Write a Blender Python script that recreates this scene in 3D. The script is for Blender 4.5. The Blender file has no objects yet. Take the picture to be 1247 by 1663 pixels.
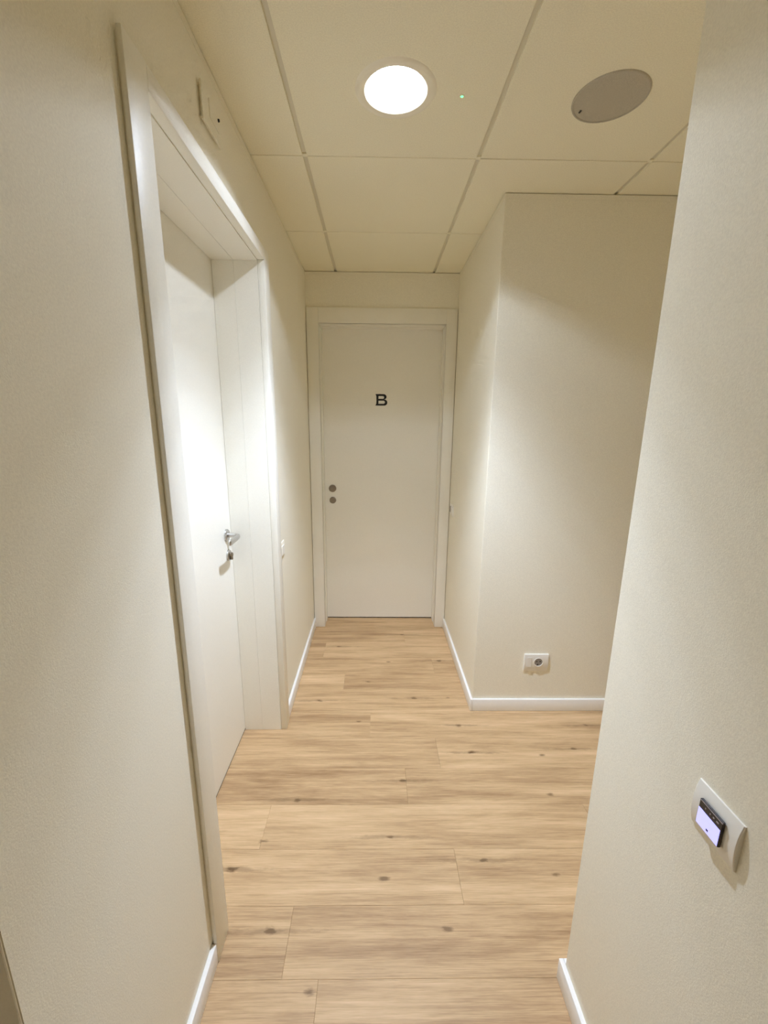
import bpy, bmesh, math, random
from mathutils import Vector, Matrix
random.seed(7)
sc = bpy.context.scene
col = sc.collection

# ------------------------------------------------------------------ camera
W, Hpx, F = 1247.0, 1663.0, 690.4998
PITCH, YAW, ROLL, CAMZ = 0.22898, 0.01367, 0.00902, 1.45555
fw = Vector((math.sin(YAW)*math.cos(PITCH), math.cos(YAW)*math.cos(PITCH), -math.sin(PITCH)))
ri = Vector((math.cos(YAW), -math.sin(YAW), 0))
up = ri.cross(fw)
r2 = math.cos(ROLL)*ri + math.sin(ROLL)*up
u2 = -math.sin(ROLL)*ri + math.cos(ROLL)*up
cd = bpy.data.cameras.new('camera')
cd.sensor_fit = 'VERTICAL'; cd.sensor_height = 36.0; cd.sensor_width = 36.0*W/Hpx
cd.lens = 36.0*F/Hpx
cd.shift_x = 5.203/Hpx; cd.shift_y = 15.424/Hpx
cd.clip_start = 0.02
cam = bpy.data.objects.new('camera', cd); col.objects.link(cam)
m3 = Matrix((r2, u2, -fw)).transposed()
cam.matrix_world = Matrix.Translation((0, 0, CAMZ)) @ m3.to_4x4()
sc.camera = cam

# ------------------------------------------------------------------ world, exposure
wd = bpy.data.worlds.new('world'); sc.world = wd; wd.use_nodes = True
wd.node_tree.nodes['Background'].inputs[0].default_value = (0.02, 0.02, 0.02, 1)
wd.node_tree.nodes['Background'].inputs[1].default_value = 0.2
vs = sc.view_settings
vs.view_transform = 'Standard'; vs.look = 'None'; vs.gamma = 1.0; vs.use_curve_mapping = False
vs.exposure = 0.38
try:
    sc.cycles.max_bounces = 14; sc.cycles.diffuse_bounces = 12; sc.cycles.glossy_bounces = 3
    sc.cycles.use_adaptive_sampling = True; sc.cycles.adaptive_threshold = 0.08; sc.cycles.adaptive_min_samples = 10
    sc.cycles.caustics_reflective = False; sc.cycles.caustics_refractive = False
except Exception:
    pass

# ------------------------------------------------------------------ room sizes
XL, XR, YD, YC, YR, H = -0.438, 0.5095, 2.866, 1.933, 0.8226, 2.348
XE, YB, WT = 2.6, -3.2, 0.30            # side corridor end, wall behind the camera, left wall thickness
BBH, BBT = 0.068, 0.0125                # skirting height, thickness
HW = H-0.003                            # walls stop short of the tiles: a shadow gap
GX, GY = -0.2498, 1.7166                # ceiling grid

# ------------------------------------------------------------------ lamps
# angle (degrees from straight down) -> relative intensity of the downlight optics
PROFILE = [(0, 0.70), (20, 0.70), (25, 0.69), (29, 0.62), (33, 0.46), (37, 0.28), (41, 0.15), (46, 0.080), (52, 0.062), (59, 0.054), (62, 0.022), (65, 0.0), (90, 0.0)]
LAMP_XY = (0.050, 1.412)
LAMP_COL = (0.84, 0.965, 1.17)
LAMP_W = 182.0
LED_EMIT = 9.0

# ------------------------------------------------------------------ material helpers
def mat(name, base, rough=0.6, metal=0.0, bump=None, vary=None, coat=0.0, spec=0.5):
    m = bpy.data.materials.new(name); m.use_nodes = True
    nt = m.node_tree; b = nt.nodes['Principled BSDF']
    b.inputs['Base Color'].default_value = (*base, 1)
    b.inputs['Roughness'].default_value = rough
    b.inputs['Metallic'].default_value = metal
    b.inputs['Specular IOR Level'].default_value = spec
    tc = nt.nodes.new('ShaderNodeTexCoord')
    if vary:
        n = nt.nodes.new('ShaderNodeTexNoise'); n.inputs['Scale'].default_value = vary[0]; n.inputs['Detail'].default_value = 4
        nt.links.new(tc.outputs['Object'], n.inputs['Vector'])
        r = nt.nodes.new('ShaderNodeValToRGB')
        r.color_ramp.elements[0].position = 0.3; r.color_ramp.elements[1].position = 0.7
        k = vary[1]
        r.color_ramp.elements[0].color = (*[c*(1-k) for c in base], 1)
        r.color_ramp.elements[1].color = (*[min(1, c*(1+k)) for c in base], 1)
        nt.links.new(n.outputs['Fac'], r.inputs['Fac']); nt.links.new(r.outputs['Color'], b.inputs['Base Color'])
    if bump:
        n = nt.nodes.new('ShaderNodeTexNoise'); n.inputs['Scale'].default_value = bump[0]; n.inputs['Detail'].default_value = 3
        nt.links.new(tc.outputs['Object'], n.inputs['Vector'])
        bp = nt.nodes.new('ShaderNodeBump'); bp.inputs['Strength'].default_value = bump[1]; bp.inputs['Distance'].default_value = 0.002
        nt.links.new(n.outputs['Fac'], bp.inputs['Height']); nt.links.new(bp.outputs['Normal'], b.inputs['Normal'])
    return m

def emit(name, color, strength):
    m = bpy.data.materials.new(name); m.use_nodes = True
    b = m.node_tree.nodes['Principled BSDF']
    b.inputs['Base Color'].default_value = (*color, 1)
    b.inputs['Emission Color'].default_value = (*color, 1)
    b.inputs['Emission Strength'].default_value = strength
    return m

M = {}
M['paint'] = mat('wall_paint', (0.865, 0.83, 0.715), 0.75, bump=(420, 0.15), vary=(260, 0.05))
M['ceil'] = mat('ceiling_tile', (0.91, 0.87, 0.70), 0.9, bump=(520, 0.3), vary=(300, 0.06))
M['tile_edge'] = mat('ceiling_bar_paint', (0.72, 0.68, 0.55), 0.5)
M['lacquer'] = mat('white_lacquer', (0.88, 0.862, 0.79), 0.45, bump=(300, 0.03), vary=(260, 0.02))
M['skirting'] = mat('skirting_white', (0.88, 0.875, 0.86), 0.4, vary=(120, 0.015))
M['plastic'] = mat('white_plastic', (0.82, 0.80, 0.75), 0.35)
M['dark'] = mat('dark_plastic', (0.025, 0.02, 0.02), 0.3)
M['black'] = mat('black_vinyl', (0.008, 0.007, 0.006), 0.5)
M['gap_shade'] = mat('door_gap_shade', (0.05, 0.045, 0.035), 0.8)  # near-black colour painting the shade in the gaps under the doors
M['steel'] = mat('brushed_steel', (0.55, 0.54, 0.52), 0.32, 1.0)
M['bronze'] = mat('dull_satin_nickel', (0.33, 0.28, 0.22), 0.45, 0.75)
M['grille'] = mat('grey_grille', (0.50, 0.465, 0.385), 0.7, vary=(900, 0.25))
M['ring'] = mat('lamp_ring_white', (0.93, 0.89, 0.76), 0.4)
M['reflector'] = mat('lamp_reflector', (0.78, 0.76, 0.72), 0.25)
M['led'] = emit('led_emitter', (1.0, 1.0, 1.0), LED_EMIT)
M['green'] = emit('green_indicator', (0.12, 0.95, 0.28), 2.2)
M['screen'] = emit('lavender_screen', (0.42, 0.42, 0.93), 0.85)
M['ink'] = mat('screen_ink', (0.06, 0.05, 0.10), 0.5)
M['mark'] = mat('pale_print', (0.45, 0.40, 0.42), 0.5)

KNOTS = [(-0.474, 1.123, 1), (-0.3, 1.39, 0.8), (0.442, 1.637, 1), (0.122, 1.481, 0.8), (0.42, 1.814, 0.8), (0.919, 1.658, 0.7), (0.759, 1.621, 0.5), (0.714, 1.413, 0.5), (0.062, 1.233, 0.7), (0.377, 1.149, 0.7), (0.037, 1.091, 0.6), (-0.39, 1.221, 0.6), (0.607, 1.101, 0.5), (-0.302, 0.945, 0.8), (0.221, 0.947, 0.5), (-0.164, 0.806, 0.6), (-0.288, 2.005, 0.8), (0.216, 2.026, 0.7), (0.407, 2.4, 0.8), (-0.237, 2.57, 0.7), (-0.034, 2.177, 0.5), (0.195, 2.733, 0.7), (0.089, 2.385, 0.5), (-0.077, 1.841, 0.4), (0.401, 2.031, 0.3), (1.05, 1.814, 0.8)]

def wood():
    m = bpy.data.materials.new('oak_plank'); m.use_nodes = True
    nt = m.node_tree; N = nt.nodes; L = nt.links
    b = N['Principled BSDF']; b.inputs['Roughness'].default_value = 0.5
    b.inputs['Specular IOR Level'].default_value = 0.35
    geo = N.new('ShaderNodeNewGeometry'); oi = N.new('ShaderNodeObjectInfo')
    rv = N.new('ShaderNodeVectorMath'); rv.operation = 'SCALE'; rv.inputs[0].default_value = (3.7, 9.1, 5.3)
    L.new(oi.outputs['Random'], rv.inputs['Scale'])
    P = N.new('ShaderNodeVectorMath'); P.operation = 'ADD'
    L.new(geo.outputs['Position'], P.inputs[0]); L.new(rv.outputs[0], P.inputs[1])
    def noise(sx, sy, scale, detail, rough=0.6, dist=0.0):
        mp = N.new('ShaderNodeMapping'); mp.inputs['Scale'].default_value = (sx, sy, 1)
        L.new(P.outputs[0], mp.inputs['Vector'])
        n = N.new('ShaderNodeTexNoise'); n.inputs['Scale'].default_value = scale; n.inputs['Detail'].default_value = detail
        n.inputs['Roughness'].default_value = rough; n.inputs['Distortion'].default_value = dist
        L.new(mp.outputs[0], n.inputs['Vector']); return n.outputs['Fac']
    def rng(v, a, b_, c, d):
        r = N.new('ShaderNodeMapRange'); r.inputs[1].default_value = a; r.inputs[2].default_value = b_
        r.inputs[3].default_value = c; r.inputs[4].default_value = d; L.new(v, r.inputs[0]); return r.outputs[0]
    def math2(op, a, b_):
        x = N.new('ShaderNodeMath'); x.operation = op
        for i, v in enumerate((a, b_)):
            if isinstance(v, (int, float)): x.inputs[i].default_value = v
            else: L.new(v, x.inputs[i])
        return x.outputs[0]
    broad = noise(0.9, 7.0, 1.6, 5, 0.6, 0.6)
    bands = noise(1.2, 26.0, 1.5, 4, 0.6, 0.3)
    fine = noise(5.0, 190.0, 1.6, 3, 0.7)
    pore = noise(14.0, 420.0, 1.5, 2, 0.7)
    t = math2('ADD', math2('MULTIPLY', broad, 0.34), math2('ADD', math2('MULTIPLY', bands, 0.28), math2('ADD', math2('MULTIPLY', fine, 0.24), math2('MULTIPLY', pore, 0.14))))
    t = math2('ADD', t, rng(oi.outputs['Random'], 0, 1, -0.035, 0.035))
    ramp = N.new('ShaderNodeValToRGB'); e = ramp.color_ramp.elements
    e[0].position = 0.37; e[0].color = (0.335, 0.200, 0.096, 1)
    e[1].position = 0.67; e[1].color = (0.79, 0.568, 0.342, 1)
    x = ramp.color_ramp.elements.new(0.52); x.color = (0.600, 0.408, 0.222, 1)
    L.new(t, ramp.inputs['Fac'])
    # knots: each a small dark eye with a streak drawn out along the grain
    dn = noise(9, 30, 2.0, 3, 0.7)
    acc = None
    for (kx, ky, s) in KNOTS:
        sv = N.new('ShaderNodeVectorMath'); sv.operation = 'SUBTRACT'; sv.inputs[1].default_value = (kx, ky, 0)
        L.new(geo.outputs['Position'], sv.inputs[0])
        for (ax, ay, amp) in ((0.022*s+.006, 0.0095*s+.003, 1.0), (0.17, 0.010, 0.42))[:2 if s >= 0.7 else 1]:
            mv = N.new('ShaderNodeVectorMath'); mv.operation = 'MULTIPLY'; mv.inputs[1].default_value = (1/ax, 1/ay, 0)
            L.new(sv.outputs[0], mv.inputs[0])
            ln = N.new('ShaderNodeVectorMath'); ln.operation = 'LENGTH'; L.new(mv.outputs[0], ln.inputs[0])
            d = math2('ADD', ln.outputs['Value'], rng(dn, 0.2, 0.8, -0.75, 0.75))
            g = N.new('ShaderNodeMapRange'); g.interpolation_type = 'SMOOTHSTEP'
            g.inputs[1].default_value = 0.15; g.inputs[2].default_value = 1.15; g.inputs[3].default_value = amp*(0.45+0.55*s); g.inputs[4].default_value = 0
            L.new(d, g.inputs[0])
            acc = g.outputs[0] if acc is None else math2('MAXIMUM', acc, g.outputs[0])
    mx = N.new('ShaderNodeMix'); mx.data_type = 'RGBA'
    L.new(acc, mx.inputs[0]); L.new(ramp.outputs[0], mx.inputs[6]); mx.inputs[7].default_value = (0.150, 0.084, 0.034, 1)
    L.new(mx.outputs[2], b.inputs['Base Color'])
    bp = N.new('ShaderNodeBump'); bp.inputs['Strength'].default_value = 0.25; bp.inputs['Distance'].default_value = 0.001
    L.new(fine, bp.inputs['Height']); L.new(bp.outputs['Normal'], b.inputs['Normal'])
    return m
M['wood'] = wood()

# ------------------------------------------------------------------ geometry helpers
ORG = {}
def box(bm, x0, x1, y0, y1, z0, z1, bev=0.0, seg=2):
    r = bmesh.ops.create_cube(bm, size=1.0)
    vs_ = r['verts']
    for v in vs_:
        v.co = Vector(((x0+x1)/2+v.co.x*(x1-x0), (y0+y1)/2+v.co.y*(y1-y0), (z0+z1)/2+v.co.z*(z1-z0)))
    if bev > 0:
        es = list({e for v in vs_ for e in v.link_edges})
        bmesh.ops.bevel(bm, geom=es, offset=bev, segments=seg, profile=0.5, affect='EDGES')
    return bm

def bx(*a, **k):
    return box(bmesh.new(), *a, **k)

def lathe(bm, prof, centre, axis='Z', n=48, start=0.0):
    """prof: list of (radius, height along axis); closed caps where radius is 0."""
    rings = []
    for (r, h) in prof:
        ring = []
        if r <= 1e-9:
            ring = [None, h]
        else:
            for i in range(n):
                a = 2*math.pi*i/n+start
                ring.append((r*math.cos(a), r*math.sin(a), h))
        rings.append(ring)
    def co(p):
        x, y, z = p
        if axis == 'Z': q = (x, y, z)
        elif axis == 'X': q = (z, x, y)
        else: q = (x, z, y)
        return Vector(centre)+Vector(q)
    vr = []
    for ring in rings:
        if ring[0] is None: vr.append([bm.verts.new(co((0, 0, ring[1])))])
        else: vr.append([bm.verts.new(co(p)) for p in ring])
    for a, b in zip(vr, vr[1:]):
        if len(a) == 1 and len(b) == 1: continue
        for i in range(n):
            j = (i+1) % n
            if len(a) == 1: bm.faces.new((a[0], b[i], b[j]))
            elif len(b) == 1: bm.faces.new((a[i], a[j], b[0]))
            else: bm.faces.new((a[i], a[j], b[j], b[i]))
    bmesh.ops.recalc_face_normals(bm, faces=bm.faces)
    return bm

def tube(bm, pts, secs, n=14):
    """sweep: pts path points, secs list of (half width, half height) at each; width lies along the horizontal normal."""
    rings = []
    for i, p in enumerate(pts):
        p = Vector(p)
        a = Vector(pts[max(0, i-1)]); b = Vector(pts[min(len(pts)-1, i+1)])
        t = (b-a).normalized(); side = t.cross(Vector((0, 0, 1))).normalized(); upv = side.cross(t).normalized()
        w, h = secs[i]
        rings.append([bm.verts.new(p+side*w*math.cos(2*math.pi*k/n)+upv*h*math.sin(2*math.pi*k/n)) for k in range(n)])
    for a, b in zip(rings, rings[1:]):
        for k in range(n):
            bm.faces.new((a[k], a[(k+1) % n], b[(k+1) % n], b[k]))
    bm.faces.new(rings[0]); bm.faces.new(rings[-1])
    bmesh.ops.recalc_face_normals(bm, faces=bm.faces)
    return bm

def rect_with_hole(x0, x1, y0, y1, z0, z1, cx, cy, r, n=64):
    """a flat panel with a round hole through it"""
    bm = bmesh.new()
    def loop(z):
        o = []; c = []
        for i in range(n):
            a = 2*math.pi*(i+0.5)/n
            dx, dy = math.cos(a), math.sin(a)
            tx = ((x1-cx) if dx > 0 else (x0-cx))/dx if abs(dx) > 1e-9 else 1e9
            ty = ((y1-cy) if dy > 0 else (y0-cy))/dy if abs(dy) > 1e-9 else 1e9
            t = min(tx, ty)
            o.append([cx+dx*t, cy+dy*t]); c.append(bm.verts.new((cx+dx*r, cy+dy*r, z)))
        for qx, qy in ((x0, y0), (x1, y0), (x0, y1), (x1, y1)):      # snap nearest to each corner
            k = min(range(n), key=lambda i: (o[i][0]-qx)**2+(o[i][1]-qy)**2); o[k] = [qx, qy]
        return [bm.verts.new((p[0], p[1], z)) for p in o], c
    o0, c0 = loop(z0); o1, c1 = loop(z1)
    for i in range(n):
        j = (i+1) % n
        bm.faces.new((o0[i], o0[j], c0[j], c0[i])); bm.faces.new((o1[i], o1[j], c1[j], c1[i]))
        bm.faces.new((o0[i], o0[j], o1[j], o1[i])); bm.faces.new((c0[i], c0[j], c1[j], c1[i]))
    bmesh.ops.recalc_face_normals(bm, faces=bm.faces)
    return bm

def build(name, bm, m, parent=None, smooth=False):
    """bm holds world coordinates; the object's origin goes to the middle of its underside"""
    lo = Vector((min(v.co.x for v in bm.verts), min(v.co.y for v in bm.verts), min(v.co.z for v in bm.verts)))
    hi = Vector((max(v.co.x for v in bm.verts), max(v.co.y for v in bm.verts), max(v.co.z for v in bm.verts)))
    o = Vector(((lo.x+hi.x)/2, (lo.y+hi.y)/2, lo.z))
    bmesh.ops.translate(bm, verts=bm.verts, vec=-o)
    me = bpy.data.meshes.new(name); bm.to_mesh(me); bm.free()
    me.materials.append(m)
    if smooth:
        for p in me.polygons: p.use_smooth = True
        try: me.set_sharp_from_angle(angle=math.radians(35))
        except Exception: pass
    ob = bpy.data.objects.new(name, me); col.objects.link(ob)
    ORG[ob.name] = o
    if parent is not None:
        ob.parent = parent; ob.location = o-ORG[parent.name]
    else:
        ob.location = o
    return ob

def root(name, loc, label=None, cat=None, kind=None, group=None):
    o = bpy.data.objects.new(name, None); col.objects.link(o)
    o.empty_display_size = 0.05; o.location = loc; ORG[o.name] = Vector(loc)
    return tag(o, label, cat, kind, group)

def tag(o, label=None, cat=None, kind=None, group=None):
    if label: o['label'] = label
    if cat: o['category'] = cat
    if kind: o['kind'] = kind
    if group: o['group'] = group
    return o

def struct(name, bm, m, label=None, smooth=False):
    return tag(build(name, bm, m, None, smooth), label, None, 'structure')

# ------------------------------------------------------------------ floor
FX0, FX1, FY0, FY1 = XL-WT, XE+0.1, YB-0.1, 3.1
floor = struct('floor', bx(FX0, FX1, FY0, FY1, -0.06, -0.004), M['wood'], 'pale oak plank floor running across the corridor')
PW, ROW0 = 0.1787, 0.833
ENDS = {-1: -0.145, 4: 0.290, 1: 0.283}
PL = 1.22
plank_mesh = {}
def plank(x0, x1, y0, y1):
    key = (round(x1-x0, 4), round(y1-y0, 4))
    g = 0.0002
    if key not in plank_mesh:
        l, w = key
        bm = bmesh.new(); box(bm, -l/2+g, l/2-g, -w/2+g, w/2-g, 0, 0.004)
        top = [e for e in bm.edges if all(v.co.z > 0.003 for v in e.verts)]
        bmesh.ops.bevel(bm, geom=top, offset=0.0004, segments=1, affect='EDGES')
        me = bpy.data.meshes.new('plank'); bm.to_mesh(me); bm.free(); me.materials.append(M['wood'])
        plank_mesh[key] = me
    o = bpy.data.objects.new('plank', plank_mesh[key]); col.objects.link(o)
    o.parent = floor; o.location = Vector(((x0+x1)/2, (y0+y1)/2, -0.004))-ORG[floor.name]
for k in range(-7, 13):
    y0 = ROW0+k*PW; y1 = y0+PW
    if y0 > 3.06: break
    # how far the row reaches: side corridor only between the two right-hand walls
    xa = XL-0.19 if (0.9 < y1 and y0 < 1.80) else XL
    xb = XE if (y1 > YR and y0 < YC) else XR
    e = ENDS.get(k, ((k*0.437+0.21) % 1.0)*PL-0.5)
    while e > xa+0.03: e -= PL
    cuts = [xa]
    e += PL
    while e < xb-0.03:
        cuts.append(e); e += PL
    cuts.append(xb)
    for a, b in zip(cuts, cuts[1:]):
        plank(a, b, y0, min(y1, 3.09))

# ------------------------------------------------------------------ walls
LD0, LD1, LDZ = 0.955, 1.787, 2.046          # left door opening (between jamb faces), soffit
ND0, ND1 = -0.46, 0.383                      # doorway beside the camera
J = 0.02                                     # jamb lining thickness
bm = bmesh.new()
xa, xb = XL-WT, XL
box(bm, xa, xb, YB-0.1, ND0, 0, HW)
box(bm, xa, xb, ND0, ND1, LDZ, HW)
box(bm, xa, xb, ND1, LD0-J, 0, HW)
box(bm, xa, xb, LD0-J, LD1+J, LDZ+J, HW)
box(bm, xa, xb, LD1+J, 3.1, 0, HW)
bmesh.ops.remove_doubles(bm, verts=bm.verts, dist=1e-5)
wl = struct('wall_left', bm, M['paint'], 'long cream painted wall on the left of the corridor')
FD0, FD1, FDZ = -0.360, 0.437, 2.053         # far door opening
bm = bmesh.new()
box(bm, XL, FD0-0.01, YD, 3.1, 0, HW); box(bm, FD1+0.01, XR, YD, 3.1, 0, HW)
box(bm, FD0-0.01, FD1+0.01, YD, 3.1, FDZ+0.01, HW)
wf = struct('wall_far', bm, M['paint'], 'strip of cream wall around and above the far door')
bm = bmesh.new()
me_pts = [(XR, YC), (XE, YC), (XE, YC+0.12), (XR+0.12, YC+0.12), (XR+0.12, 3.1), (XR, 3.1)]
vb = [bm.verts.new((x, y, 0)) for x, y in me_pts]; vt = [bm.verts.new((x, y, HW)) for x, y in me_pts]
bm.faces.new(vb); bm.faces.new(vt)
for i in range(6): bm.faces.new((vb[i], vb[(i+1) % 6], vt[(i+1) % 6], vt[i]))
bmesh.ops.recalc_face_normals(bm, faces=bm.faces)
ce = [e for e in bm.edges if all(abs(v.co.x-XR) < 1e-6 and abs(v.co.y-YC) < 1e-6 for v in e.verts)]
bmesh.ops.bevel(bm, geom=ce, offset=0.002, segments=2, affect='EDGES')
wc = struct('wall_corner', bm, M['paint'], 'cream wall corner jutting out to the right of the far door')
bm = bmesh.new()
me_pts = [(XR, YB-0.1), (XR+0.12, YB-0.1), (XR+0.12, YR-0.12), (XE, YR-0.12), (XE, YR), (XR, YR)]
vb = [bm.verts.new((x, y, 0)) for x, y in me_pts]; vt = [bm.verts.new((x, y, HW)) for x, y in me_pts]
bm.faces.new(vb); bm.faces.new(vt)
for i in range(6): bm.faces.new((vb[i], vb[(i+1) % 6], vt[(i+1) % 6], vt[i]))
bmesh.ops.recalc_face_normals(bm, faces=bm.faces)
ce = [e for e in bm.edges if all(abs(v.co.x-XR) < 1e-6 and abs(v.co.y-YR) < 1e-6 for v in e.verts)]
bmesh.ops.bevel(bm, geom=ce, offset=0.002, segments=2, affect='EDGES')
wr = struct('wall_right', bm, M['paint'], 'near cream wall on the right, ending at the side passage')
we = struct('wall_end', bx(XE, XE+0.1, YR-0.12, YC+0.12, 0, HW), M['paint'], 'cream wall closing the side passage')
wb = struct('wall_back', bx(XL, XR, YB-0.1, YB, 0, HW), M['paint'], 'cream wall behind the viewpoint')

# ------------------------------------------------------------------ ceiling
ceil = struct('ceiling', bx(FX0, FX1, FY0, FY1, H+0.09, H+0.12), M['ceil'], 'suspended ceiling of square cream tiles in a metal grid')
xs = [FX0]+[GX+0.6*i for i in range(0, 5)]+[FX1]
ys = [FY0]+[GY+0.6*i for i in range(-5, 3)]+[FY1]
BW, CG, REC = 0.0075, 0.0022, 0.007
HOLES = {}
for (lx, ly) in (LAMP_XY,):
    HOLES[(max(i for i in range(len(xs)-1) if xs[i] <= lx), max(i for i in range(len(ys)-1) if ys[i] <= ly))] = (lx, ly)
def inroom(x0, x1, y0, y1):
    return (x0 < XR and x1 > XL) or (x1 > XR and y1 > YR and y0 < YC)
for i in range(len(xs)-1):
    for j in range(len(ys)-1):
        if not inroom(xs[i], xs[i+1], ys[j], ys[j+1]): continue
        x0 = xs[i]+(BW if i else 0); x1 = xs[i+1]-(BW if i < len(xs)-2 else 0)
        y0 = ys[j]+(CG if j else 0); y1 = ys[j+1]-(CG if j < len(ys)-2 else 0)
        if (i, j) in HOLES:
            bm = rect_with_hole(x0, x1, y0, y1, H, H+0.014, *HOLES[(i, j)], 0.094)
        else:
            bm = bx(x0, x1, y0, y1, H, H+0.014, bev=0.0012, seg=1)
        build('ceiling_panel', bm, M['ceil'], ceil)
for i in range(1, len(xs)-1):
    for j in range(len(ys)-1):
        if inroom(xs[i]-.01, xs[i]+.01, ys[j], ys[j+1]):
            build('ceiling_bar', bx(xs[i]-BW, xs[i]+BW, ys[j]+0.008, ys[j+1]-0.008, H+REC, H+REC+0.006), M['tile_edge'], ceil)
    for j in range(1, len(ys)-1):
        if inroom(xs[i]-.01, xs[i]+.01, ys[j]-.01, ys[j]+.01):
            build('bar_connector', bx(xs[i]-BW, xs[i]+BW, ys[j]-0.008, ys[j]+0.008, H+0.0015, H+0.012), M['ceil'], ceil)
for j in range(1, len(ys)-1):
    for i in range(len(xs)-1):
        if inroom(xs[i], xs[i+1], ys[j]-.01, ys[j]+.01):
            build('ceiling_bar', bx(xs[i]+BW, xs[i+1]-BW, ys[j]-CG, ys[j]+CG, H+REC, H+REC+0.006), M['tile_edge'], ceil)

# wall angle under the edge of the tiles
def angle(n, x0, x1, y0, y1):
    struct('trim_%d' % n, bx(x0, x1, y0, y1, HW-0.019, HW, bev=0.0003, seg=1), M['paint'])
T = 0.0012
angle(1, XL, XL+T, YB, YD)
angle(2, XL, XR, YD-T, YD)
angle(3, XR-T, XR, YC-T, YD-T)
angle(4, XR, XE, YC-T, YC)
angle(5, XR-T, XR, YB, YR+T)
angle(6, XR, XE, YR, YR+T)

# ------------------------------------------------------------------ skirting boards
def skirt(name, x0, x1, y0, y1, label):
    bm = bx(x0, x1, y0, y1, 0.0, BBH, bev=0.0018, seg=2)
    struct(name, bm, M['skirting'], label, True)
CAS = 0.015                                   # casing stands proud of the wall
skirt('baseboard_left', XL, XL+BBT, ND1, 0.872, 'white skirting board on the near left wall')
skirt('baseboard_left_far', XL, XL+BBT, 1.857, YD-CAS, 'white skirting board on the left wall beyond the door')
skirt('baseboard_corner', XR-BBT, XR, YC-BBT, YD-CAS, 'white skirting board from the jutting corner to the far door')
skirt('baseboard_passage', XR, XE, YC-BBT, YC, 'white skirting board below the power outlet')
skirt('baseboard_right', XR-BBT, XR, YB, YR+BBT, 'white skirting board on the near right wall')
skirt('baseboard_side', XR, XE, YR, YR+BBT, 'white skirting board inside the side passage')

# ------------------------------------------------------------------ far door
d1 = root('door_1', (0.04, YD, 0), 'white far door marked with a black letter', None, 'structure')
LY = 3.000                                    # front of the far leaf
cf = YD-CAS
def far_casing(x0, x1, z0, z1, i0, i1, it):
    bm = bx(x0, x1, cf, YD-0.004, z0, z1, bev=0.0025)
    box(bm, x0+i0, x1-i1, YD-0.005, YD, z0, z1-it)
    build('casing', bm, M['lacquer'], d1, True)
far_casing(XL+0.0035, FD0, 0.0, FDZ+0.09, 0.006, 0.0, 0.006)
far_casing(FD1, XR-0.0035, 0.0, FDZ+0.09, 0.0, 0.006, 0.006)
far_casing(FD0, FD1, FDZ, FDZ+0.09, 0.0, 0.0, 0.006)
for (a, b, s) in ((cf+0.003, 2.938, 0.0), (2.9395, LY-0.001, 0.0035)):
    build('jamb', bx(FD0-0.012, FD0+s, a, b, 0, FDZ-s, bev=0.0015, seg=1), M['lacquer'], d1)
    build('jamb', bx(FD1-s, FD1+0.012, a, b, 0, FDZ-s, bev=0.0015, seg=1), M['lacquer'], d1)
    build('jamb', bx(FD0+s, FD1-s, a, b, FDZ-s, FDZ+0.012, bev=0.0015, seg=1), M['lacquer'], d1)
leaf = build('leaf', bx(FD0-0.008, FD1+0.008, LY, LY+0.042, 0.007, FDZ+0.006, bev=0.001, seg=1), M['lacquer'], d1)
build('gap_shade_strip', bx(FD0-0.008, FD1+0.008, LY+0.001, LY+0.04, 0.0, 0.0065), M['gap_shade'], d1)  # dark strip standing in for the shaded gap below the leaf

# the letter: an extended B with flared corners on the stem
def letter_B(x0, z0, w, h, y):
    cu = bpy.data.curves.new('letter', 'CURVE'); cu.dimensions = '2D'; cu.fill_mode = 'BOTH'; cu.extrude = 0.0006
    def poly(pts):
        s = cu.splines.new('POLY'); s.points.add(len(pts)-1); s.use_cyclic_u = True
        for p, q in zip(s.points, pts): p.co = (x0+q[0]*w, z0+q[1]*h, 0, 1)
    def bowl(x, ztop, zbot, r):
        zc = (ztop+zbot)/2; hh = (ztop-zbot)/2
        return [(x-r+r*math.sin(math.pi*i/12), zc+hh*math.cos(math.pi*i/12)) for i in range(13)]
    outer = [(0.0, 0.0), (0.075, 0.17), (0.085, 0.5), (0.075, 0.83), (0.0, 1.0)]
    outer += bowl(0.93, 1.0, 0.535, 0.24)+bowl(1.0, 0.535, 0.0, 0.26)
    poly(outer)
    poly([(0.255, 0.835)]+bowl(0.73, 0.835, 0.590, 0.11)+[(0.255, 0.590)])
    poly([(0.255, 0.430)]+bowl(0.80, 0.430, 0.155, 0.13)+[(0.255, 0.155)])
    tmp = bpy.data.objects.new('letter_tmp', cu); col.objects.link(tmp)
    dg = bpy.context.evaluated_depsgraph_get()
    me = bpy.data.meshes.new_from_object(tmp.evaluated_get(dg))
    bpy.data.objects.remove(tmp); bpy.data.curves.remove(cu)
    bm = bmesh.new(); bm.from_mesh(me); bpy.data.meshes.remove(me)
    for v in bm.verts: v.co = Vector((v.co.x, y+v.co.z, v.co.y))
    return bm
lt = build('letter', letter_B(-0.003, 1.567, 0.081, 0.075, LY-0.0008), M['black'], leaf); lt['label'] = 'black capital letter B'
# round privacy turn above, key cylinder below
bm = lathe(bmesh.new(), [(0.0, -0.004), (0.018, -0.004), (0.0195, -0.007), (0.0255, -0.006), (0.0265, 0.0), (0, 0)], (-0.304, LY, 0.996), 'Y', 32)
kn = build('finger_pull', bm, M['bronze'], leaf, True); kn['label'] = 'round dull nickel finger pull'
bm = lathe(bmesh.new(), [(0.0, -0.006), (0.0205, -0.006), (0.023, -0.004), (0.0235, 0.0), (0, 0)], (-0.303, LY, 0.911), 'Y', 32)
ks = build('lock_rose', bm, M['bronze'], leaf, True); ks['label'] = 'round dull nickel lock rose'

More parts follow.
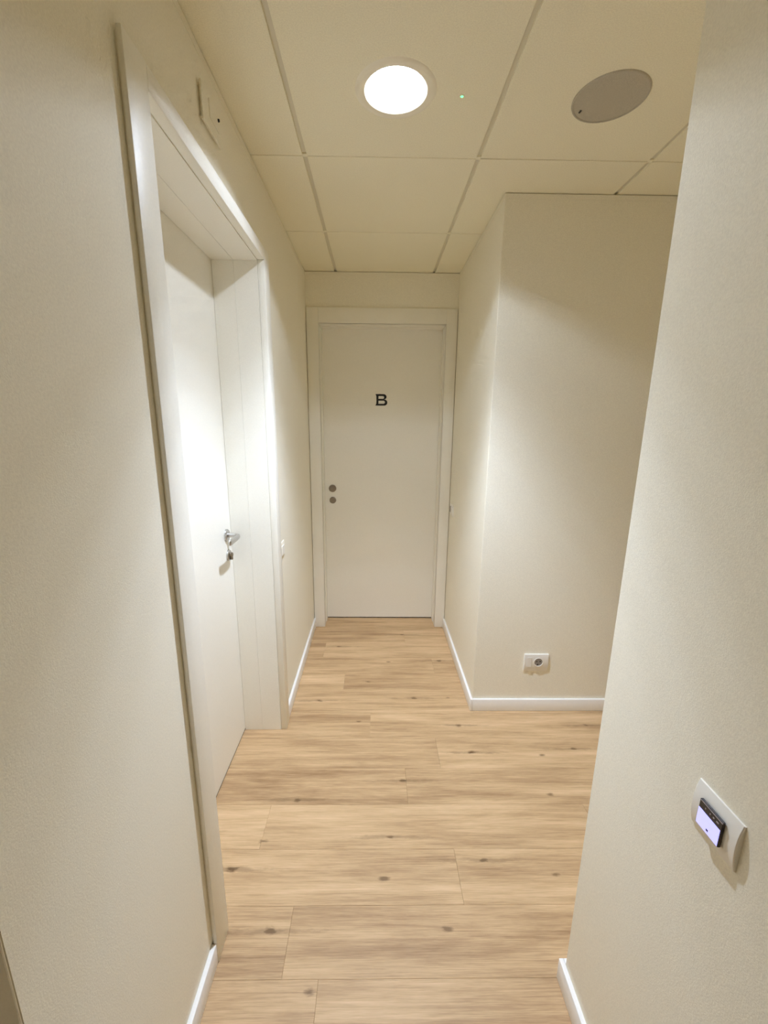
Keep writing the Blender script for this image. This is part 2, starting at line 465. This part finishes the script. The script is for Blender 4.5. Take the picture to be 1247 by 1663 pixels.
# ------------------------------------------------------------------ left door
d2 = root('door_2', (XL, (LD0+LD1)/2, 0), 'white door in a deep recess on the left wall', None, 'structure')
LX = -0.623; xf = XL+CAS; XJ = -0.450; XM = -0.540
CT = 2.093
SG = 0.0045                                   # shadow gap between casing and wall
bm = bx(XL+SG, xf, 0.872, LD0-0.003, 0, CT, bev=0.0025)
box(bm, XJ, XL+SG+0.003, 0.878, LD0-0.003, 0, CT-0.006, bev=0.0006, seg=1)
build('casing', bm, M['lacquer'], d2, True)
build('casing', bx(XJ, xf, LD1+0.001, 1.857, 0, CT, bev=0.003), M['lacquer'], d2, True)
build('casing', bx(XJ, xf, LD0-0.0022, LD1, LDZ+0.002, CT, bev=0.003), M['lacquer'], d2, True)
for (a, b, s) in ((XM+0.0002, XJ-0.0003, 0.0), (LX+0.001, XM-0.0002, 0.0008)):
    build('jamb', bx(a, b, LD0-J, LD0+s, 0, LDZ-s, bev=0.0002, seg=1), M['lacquer'], d2)
    build('jamb', bx(a, b, LD1-s, LD1+J, 0, LDZ-s, bev=0.0002, seg=1), M['lacquer'], d2)
    build('jamb', bx(a, b, LD0-J, LD1+J, LDZ-s, LDZ+J, bev=0.0002, seg=1), M['lacquer'], d2)
leaf2 = build('leaf', bx(LX-0.042, LX, LD0-0.006, LD1+0.006, 0.006, LDZ+0.004, bev=0.001, seg=1), M['lacquer'], d2)
build('gap_shade_strip', bx(LX-0.04, LX-0.001, LD0-0.006, LD1+0.006, 0, 0.0058), M['gap_shade'], d2)  # shade of the gap under this leaf, painted as a dark strip
hz, hy = 0.990, 1.728
bm = lathe(bmesh.new(), [(0.0, 0.009), (0.022, 0.009), (0.0255, 0.006), (0.026, 0.0), (0, 0)], (LX, hy, hz), 'X', 32)
ro = build('handle_rose', bm, M['steel'], leaf2, True)
bm = bmesh.new()
pts = [(LX+0.008, hy, hz), (LX+0.030, hy, hz), (LX+0.046, hy-0.004, hz), (LX+0.055, hy-0.018, hz), (LX+0.057, hy-0.045, hz), (LX+0.057, hy-0.085, hz), (LX+0.055, hy-0.120, hz), (LX+0.054, hy-0.126, hz)]
secs = [(0.009, 0.009), (0.009, 0.009), (0.009, 0.0095), (0.0085, 0.011), (0.0075, 0.012), (0.007, 0.0125), (0.0065, 0.012), (0.002, 0.006)]
lv = build('lever', tube(bm, pts, secs), M['steel'], leaf2, True); lv['label'] = 'polished steel lever handle'
bm = lathe(bmesh.new(), [(0.0, 0.009), (0.020, 0.009), (0.0235, 0.006), (0.024, 0.0), (0, 0)], (LX, 1.734, 0.900), 'X', 32)
build('lock_rose', bm, M['steel'], leaf2, True)
bm = lathe(bmesh.new(), [(0.0, 0.020), (0.0075, 0.020), (0.0085, 0.018), (0.0085, 0.009), (0, 0.009)], (LX, 1.734, 0.904), 'X', 20)
box(bm, LX+0.009, LX+0.019, 1.7295, 1.7385, 0.882, 0.900, bev=0.001, seg=1)
build('lock_cylinder', bm, M['bronze'], leaf2, True)

# ------------------------------------------------------------------ doorway beside the viewpoint
d3 = root('door_3', (XL, (ND0+ND1)/2, 0), 'recessed doorway at the lower left edge of the picture', None, 'structure')
for (a, b, s) in ((-0.4775, XL-0.001, 0.003), (-0.56, -0.478, 0.008), (LX+0.001, -0.5605, 0.012)):
    build('jamb', bx(a, b, ND0, ND0+s, 0, LDZ-s, bev=0.001, seg=1), M['lacquer'], d3)
    build('jamb', bx(a, b, ND1-s, ND1, 0, LDZ-s, bev=0.001, seg=1), M['lacquer'], d3)
    build('jamb', bx(a, b, ND0, ND1, LDZ-s, LDZ, bev=0.001, seg=1), M['lacquer'], d3)
leaf3 = build('leaf', bx(LX-0.042, LX, ND0+0.002, ND1-0.002, 0.006, LDZ-0.002, bev=0.001, seg=1), M['lacquer'], d3)

# ------------------------------------------------------------------ downlights
def profile_light(name, xy, watts, parent):
    ld = bpy.data.lights.new(name, 'POINT'); ld.energy = watts; ld.color = LAMP_COL; ld.shadow_soft_size = 0.024
    ld.use_nodes = True; nt = ld.node_tree; N = nt.nodes; L = nt.links
    em = next(n for n in N if n.type == 'EMISSION')
    tc = N.new('ShaderNodeTexCoord'); sp = N.new('ShaderNodeSeparateXYZ'); L.new(tc.outputs['Normal'], sp.inputs[0])
    ab = N.new('ShaderNodeMath'); ab.operation = 'ABSOLUTE'; L.new(sp.outputs['Z'], ab.inputs[0])
    ac = N.new('ShaderNodeMath'); ac.operation = 'ARCCOSINE'; L.new(ab.outputs[0], ac.inputs[0])
    dv = N.new('ShaderNodeMath'); dv.operation = 'DIVIDE'; dv.inputs[1].default_value = math.pi/2; L.new(ac.outputs[0], dv.inputs[0])
    rp = N.new('ShaderNodeValToRGB'); rp.color_ramp.interpolation = 'EASE'
    el = rp.color_ramp.elements
    for i, (a, v) in enumerate(PROFILE):
        q = el[i] if i < 2 else el.new(a/90.0)
        if i < 2: q.position = a/90.0 if i == 0 else a/90.0
        q.color = (v, v, v, 1)
    L.new(dv.outputs[0], rp.inputs['Fac']); L.new(rp.outputs['Color'], em.inputs['Strength'])
    lo = bpy.data.objects.new(name, ld); col.objects.link(lo)
    lo.parent = parent; lo.location = Vector((xy[0], xy[1], H+0.030))-ORG[parent.name]
    return lo

def downlight(xy, watts, label):
    x, y = xy
    t = root('recessed_downlight', (x, y, H), label, 'light')
    build('trim_ring', lathe(bmesh.new(), [(0.0835, -0.0005), (0.087, -0.0035), (0.098, -0.0042), (0.108, -0.003), (0.1125, 0.0), (0.0835, 0.0), (0.0835, -0.0005)], (x, y, H), 'Z', 64), M['ring'], t, True)
    build('reflector', lathe(bmesh.new(), [(0.083, 0.000), (0.0815, 0.020), (0.0790, 0.045), (0.0785, 0.060), (0.0795, 0.060), (0.0825, 0.020), (0.084, 0.000), (0.083, 0.0)], (x, y, H), 'Z', 64), M['reflector'], t, True)
    build('housing', lathe(bmesh.new(), [(0.0, 0.0665), (0.0785, 0.0665), (0.0785, 0.0615), (0.0, 0.0615)], (x, y, H), 'Z', 64), M['ring'], t)
    bm = bmesh.new(); s = 0.0158
    for a in range(-6, 7):
        for b in range(-6, 7):
            px, py = (a+0.5*(b % 2))*s, b*s*0.866
            if math.hypot(px, py) < 0.067:
                lathe(bm, [(0.0, -0.006), (0.004, -0.0055), (0.0070, -0.002), (0.0076, 0.0), (0, 0)], (x+px, y+py, H+0.0612), 'Z', 10)
    la = build('led_array', bm, M['led'], t, True); la['kind'] = 'stuff'
    profile_light('downlight_beam', xy, watts, t)
    return t
downlight(LAMP_XY, LAMP_W, 'lit round recessed downlight in the ceiling above the corridor')

# ------------------------------------------------------------------ ceiling speaker, indicator
t = root('ceiling_speaker', (0.652, 1.424, H), 'round grey grille of a ceiling speaker right of the lit downlight', 'speaker')
build('rim', lathe(bmesh.new(), [(0.0945, 0.0), (0.0945, -0.003), (0.097, -0.0042), (0.0995, -0.003), (0.1005, 0.0), (0.0945, 0.0)], (0.652, 1.424, H), 'Z', 64), M['grille'], t, True)
build('grille', lathe(bmesh.new(), [(0.0, -0.0032), (0.05, -0.003), (0.0943, -0.0022), (0.0943, 0.0), (0, 0)], (0.652, 1.424, H), 'Z', 64), M['grille'], t, True)
build('badge', bx(0.589, 0.594, 1.470, 1.480, H-0.0045, H-0.002), M['dark'], t)
t = root('indicator_light', (0.236, 1.427, H), 'tiny glowing green indicator lamp in the ceiling beside the downlight', 'indicator')
build('bezel', lathe(bmesh.new(), [(0.0042, 0.0), (0.0042, -0.002), (0.006, -0.0018), (0.0068, 0.0), (0.0042, 0.0)], (0.236, 1.427, H), 'Z', 20), M['ring'], t, True)
build('lens', lathe(bmesh.new(), [(0.0, -0.0042), (0.0022, -0.0036), (0.0038, -0.0018), (0.0041, 0.0), (0, 0)], (0.236, 1.427, H), 'Z', 16), M['green'], t, True)

# ------------------------------------------------------------------ power outlet on the corner wall
px0, px1, pz0, pz1 = 0.758, 0.880, 0.228, 0.323
t = root('power_outlet', ((px0+px1)/2, YC, (pz0+pz1)/2), 'white wall plate with a round power socket above the skirting', 'outlet')
def bowed(u0, u1, z0, z1, edge, mid, place, skew=0.0, n=12, r=0.0012):
    """a wall plate whose face is bowed from top to bottom; place(u, d, z) gives the point at depth d off the wall"""
    bm = bmesh.new(); rows = []
    for i in range(n+1):
        t = i/n; z = z0+(z1-z0)*t
        k = (1-abs((t-0.5-skew)/(0.5+abs(skew)))**2.2)
        d = edge+(mid-edge)*max(0.0, k)
        rows.append([bm.verts.new(place(u, dd, z)) for (u, dd) in ((u0, 0.0), (u0, d-r), (u0+r, d), (u1-r, d), (u1, d-r), (u1, 0.0))])
    for p, q in zip(rows, rows[1:]):
        for k in range(5): bm.faces.new((p[k], p[k+1], q[k+1], q[k]))
        bm.faces.new((p[5], p[0], q[0], q[5]))
    bm.faces.new(rows[0]); bm.faces.new(rows[-1])
    bmesh.ops.recalc_face_normals(bm, faces=bm.faces)
    return bm
on_corner = lambda u, d, z: (u, YC-d, z)
on_right = lambda u, d, z: (XR-d, u, z)
on_left = lambda u, d, z: (XL+d, u, z)
PD = 0.012
build('plate', bowed(px0, px1, pz0, pz1, 0.004, PD, on_corner, 0.10), M['plastic'], t, True)
sx, sz = 0.8285, 0.283
bm = lathe(bmesh.new(), [(0.0245, -0.0005), (0.0245, -0.0022), (0.0215, -0.0026), (0.0200, -0.0005), (0.0245, -0.0005)], (sx, YC-PD, sz), 'Y', 36)
build('socket_ring', bm, M['plastic'], t, True)
so = build('socket', lathe(bmesh.new(), [(0.0, -0.0008), (0.0199, -0.0008), (0.0199, 0.0), (0, 0)], (sx, YC-PD, sz), 'Y', 32), mat('socket_grey', (0.28, 0.25, 0.22), 0.5), t)
for (ax, az, r) in ((-0.0085, 0.004, 0.0034), (0.0085, 0.004, 0.0034), (-0.003, -0.013, 0.004)):
    build('contact_hole', lathe(bmesh.new(), [(0.0, -0.0012), (r, -0.0012), (r, -0.0007), (0, -0.0007)], (sx+ax, YC-PD, sz+az), 'Y', 14), M['black'], so)
build('blank_insert', bx(px0+0.012, px0+0.036, YC-PD-0.0016, YC-PD, pz0+0.028, pz1-0.014, bev=0.0006, seg=1), M['plastic'], t)

# ------------------------------------------------------------------ thermostat on the right wall
ty0, ty1, tz0, tz1 = 0.464, 0.547, 0.844, 0.922
t = root('thermostat', (XR, (ty0+ty1)/2, (tz0+tz1)/2), 'white square wall thermostat with a glowing lavender screen', 'thermostat')
TD = 0.0085
build('plate', bowed(ty0, ty1, tz0, tz1, 0.0028, TD, on_right), M['plastic'], t, True)
sy0, sy1, sz0, sz1 = 0.485, 0.528, 0.862, 0.905
xm = XR-TD
mod = build('display_module', bx(xm-0.0045, xm, sy0, sy1, sz0, sz1, bev=0.0006, seg=1), M['dark'], t)
build('screen', bx(xm-0.0052, xm-0.0045, sy0+0.0015, sy1-0.001, sz0+0.001, sz0+0.0285), M['screen'], mod)
build('screen_mark', bx(xm-0.0055, xm-0.0052, sy0+0.019, sy0+0.0225, sz0+0.0055, sz0+0.0085), M['ink'], mod)
for (a, b) in ((0.006, 0.010), (0.014, 0.0165), (0.021, 0.0225), (0.030, 0.0315)):
    build('button_mark', bx(xm-0.0049, xm-0.0045, sy0+a, sy0+b, sz1-0.0085, sz1-0.0065), M['mark'], mod)
build('edge_strip', bx(xm-0.0049, xm-0.0044, sy0, sy1, sz1-0.0018, sz1-0.0008), M['mark'], mod)

# ------------------------------------------------------------------ sensor plate high on the left wall
t = root('wall_sensor', (XL, 1.31, 2.215), 'flat sensor plate high on the left wall just under the ceiling', 'sensor')
bm = bx(XL+0.0065, XL+0.0105, 1.247, 1.372, 2.180, 2.262, bev=0.0008, seg=1)
box(bm, XL, XL+0.0068, 1.257, 1.364, 2.189, 2.254)
build('plate', bm, M['paint'], t, True)
bm = bx(XL+0.0105, XL+0.0128, 1.292, 1.360, 2.209, 2.250, bev=0.0005, seg=1)
build('insert', bm, M['paint'], t)
build('sensor_eye', lathe(bmesh.new(), [(0.0, 0.004), (0.003, 0.0036), (0.0042, 0.0), (0, 0)], (XL+0.0128, 1.353, 2.236), 'X', 16), M['black'], t, True)

# ------------------------------------------------------------------ light switches
def switch(name_xyz, xw, sgn, y0, y1, z0, z1, label, keys, dark):
    t = root('light_switch', (xw, (y0+y1)/2, (z0+z1)/2), label, 'switch')
    build('plate', bowed(y0, y1, z0, z1, 0.0025, 0.006, on_left if sgn > 0 else on_right), M['paint' if sgn > 0 else 'plastic'], t, True)
    n = keys; m_ = 0.016; w = (y1-y0-2*m_)/n
    for k in range(n):
        a, b = sorted((xw+sgn*0.0045, xw+sgn*0.0075))
        build('rocker', bx(a, b, y0+m_+k*w+0.0006, y0+m_+(k+1)*w-0.0006, z0+0.016, z1-0.016, bev=0.0008, seg=1), M['dark'] if (dark and k == n-1) else M['plastic'], t)
switch('left', XL, 1, 1.885, 1.965, 0.828, 0.905, 'white switch plate on the left wall past the recessed door', 2, False)
switch('right', XR, -1, 2.70, 2.815, 0.858, 0.930, 'white switch plate with a dark key beside the far door', 3, True)
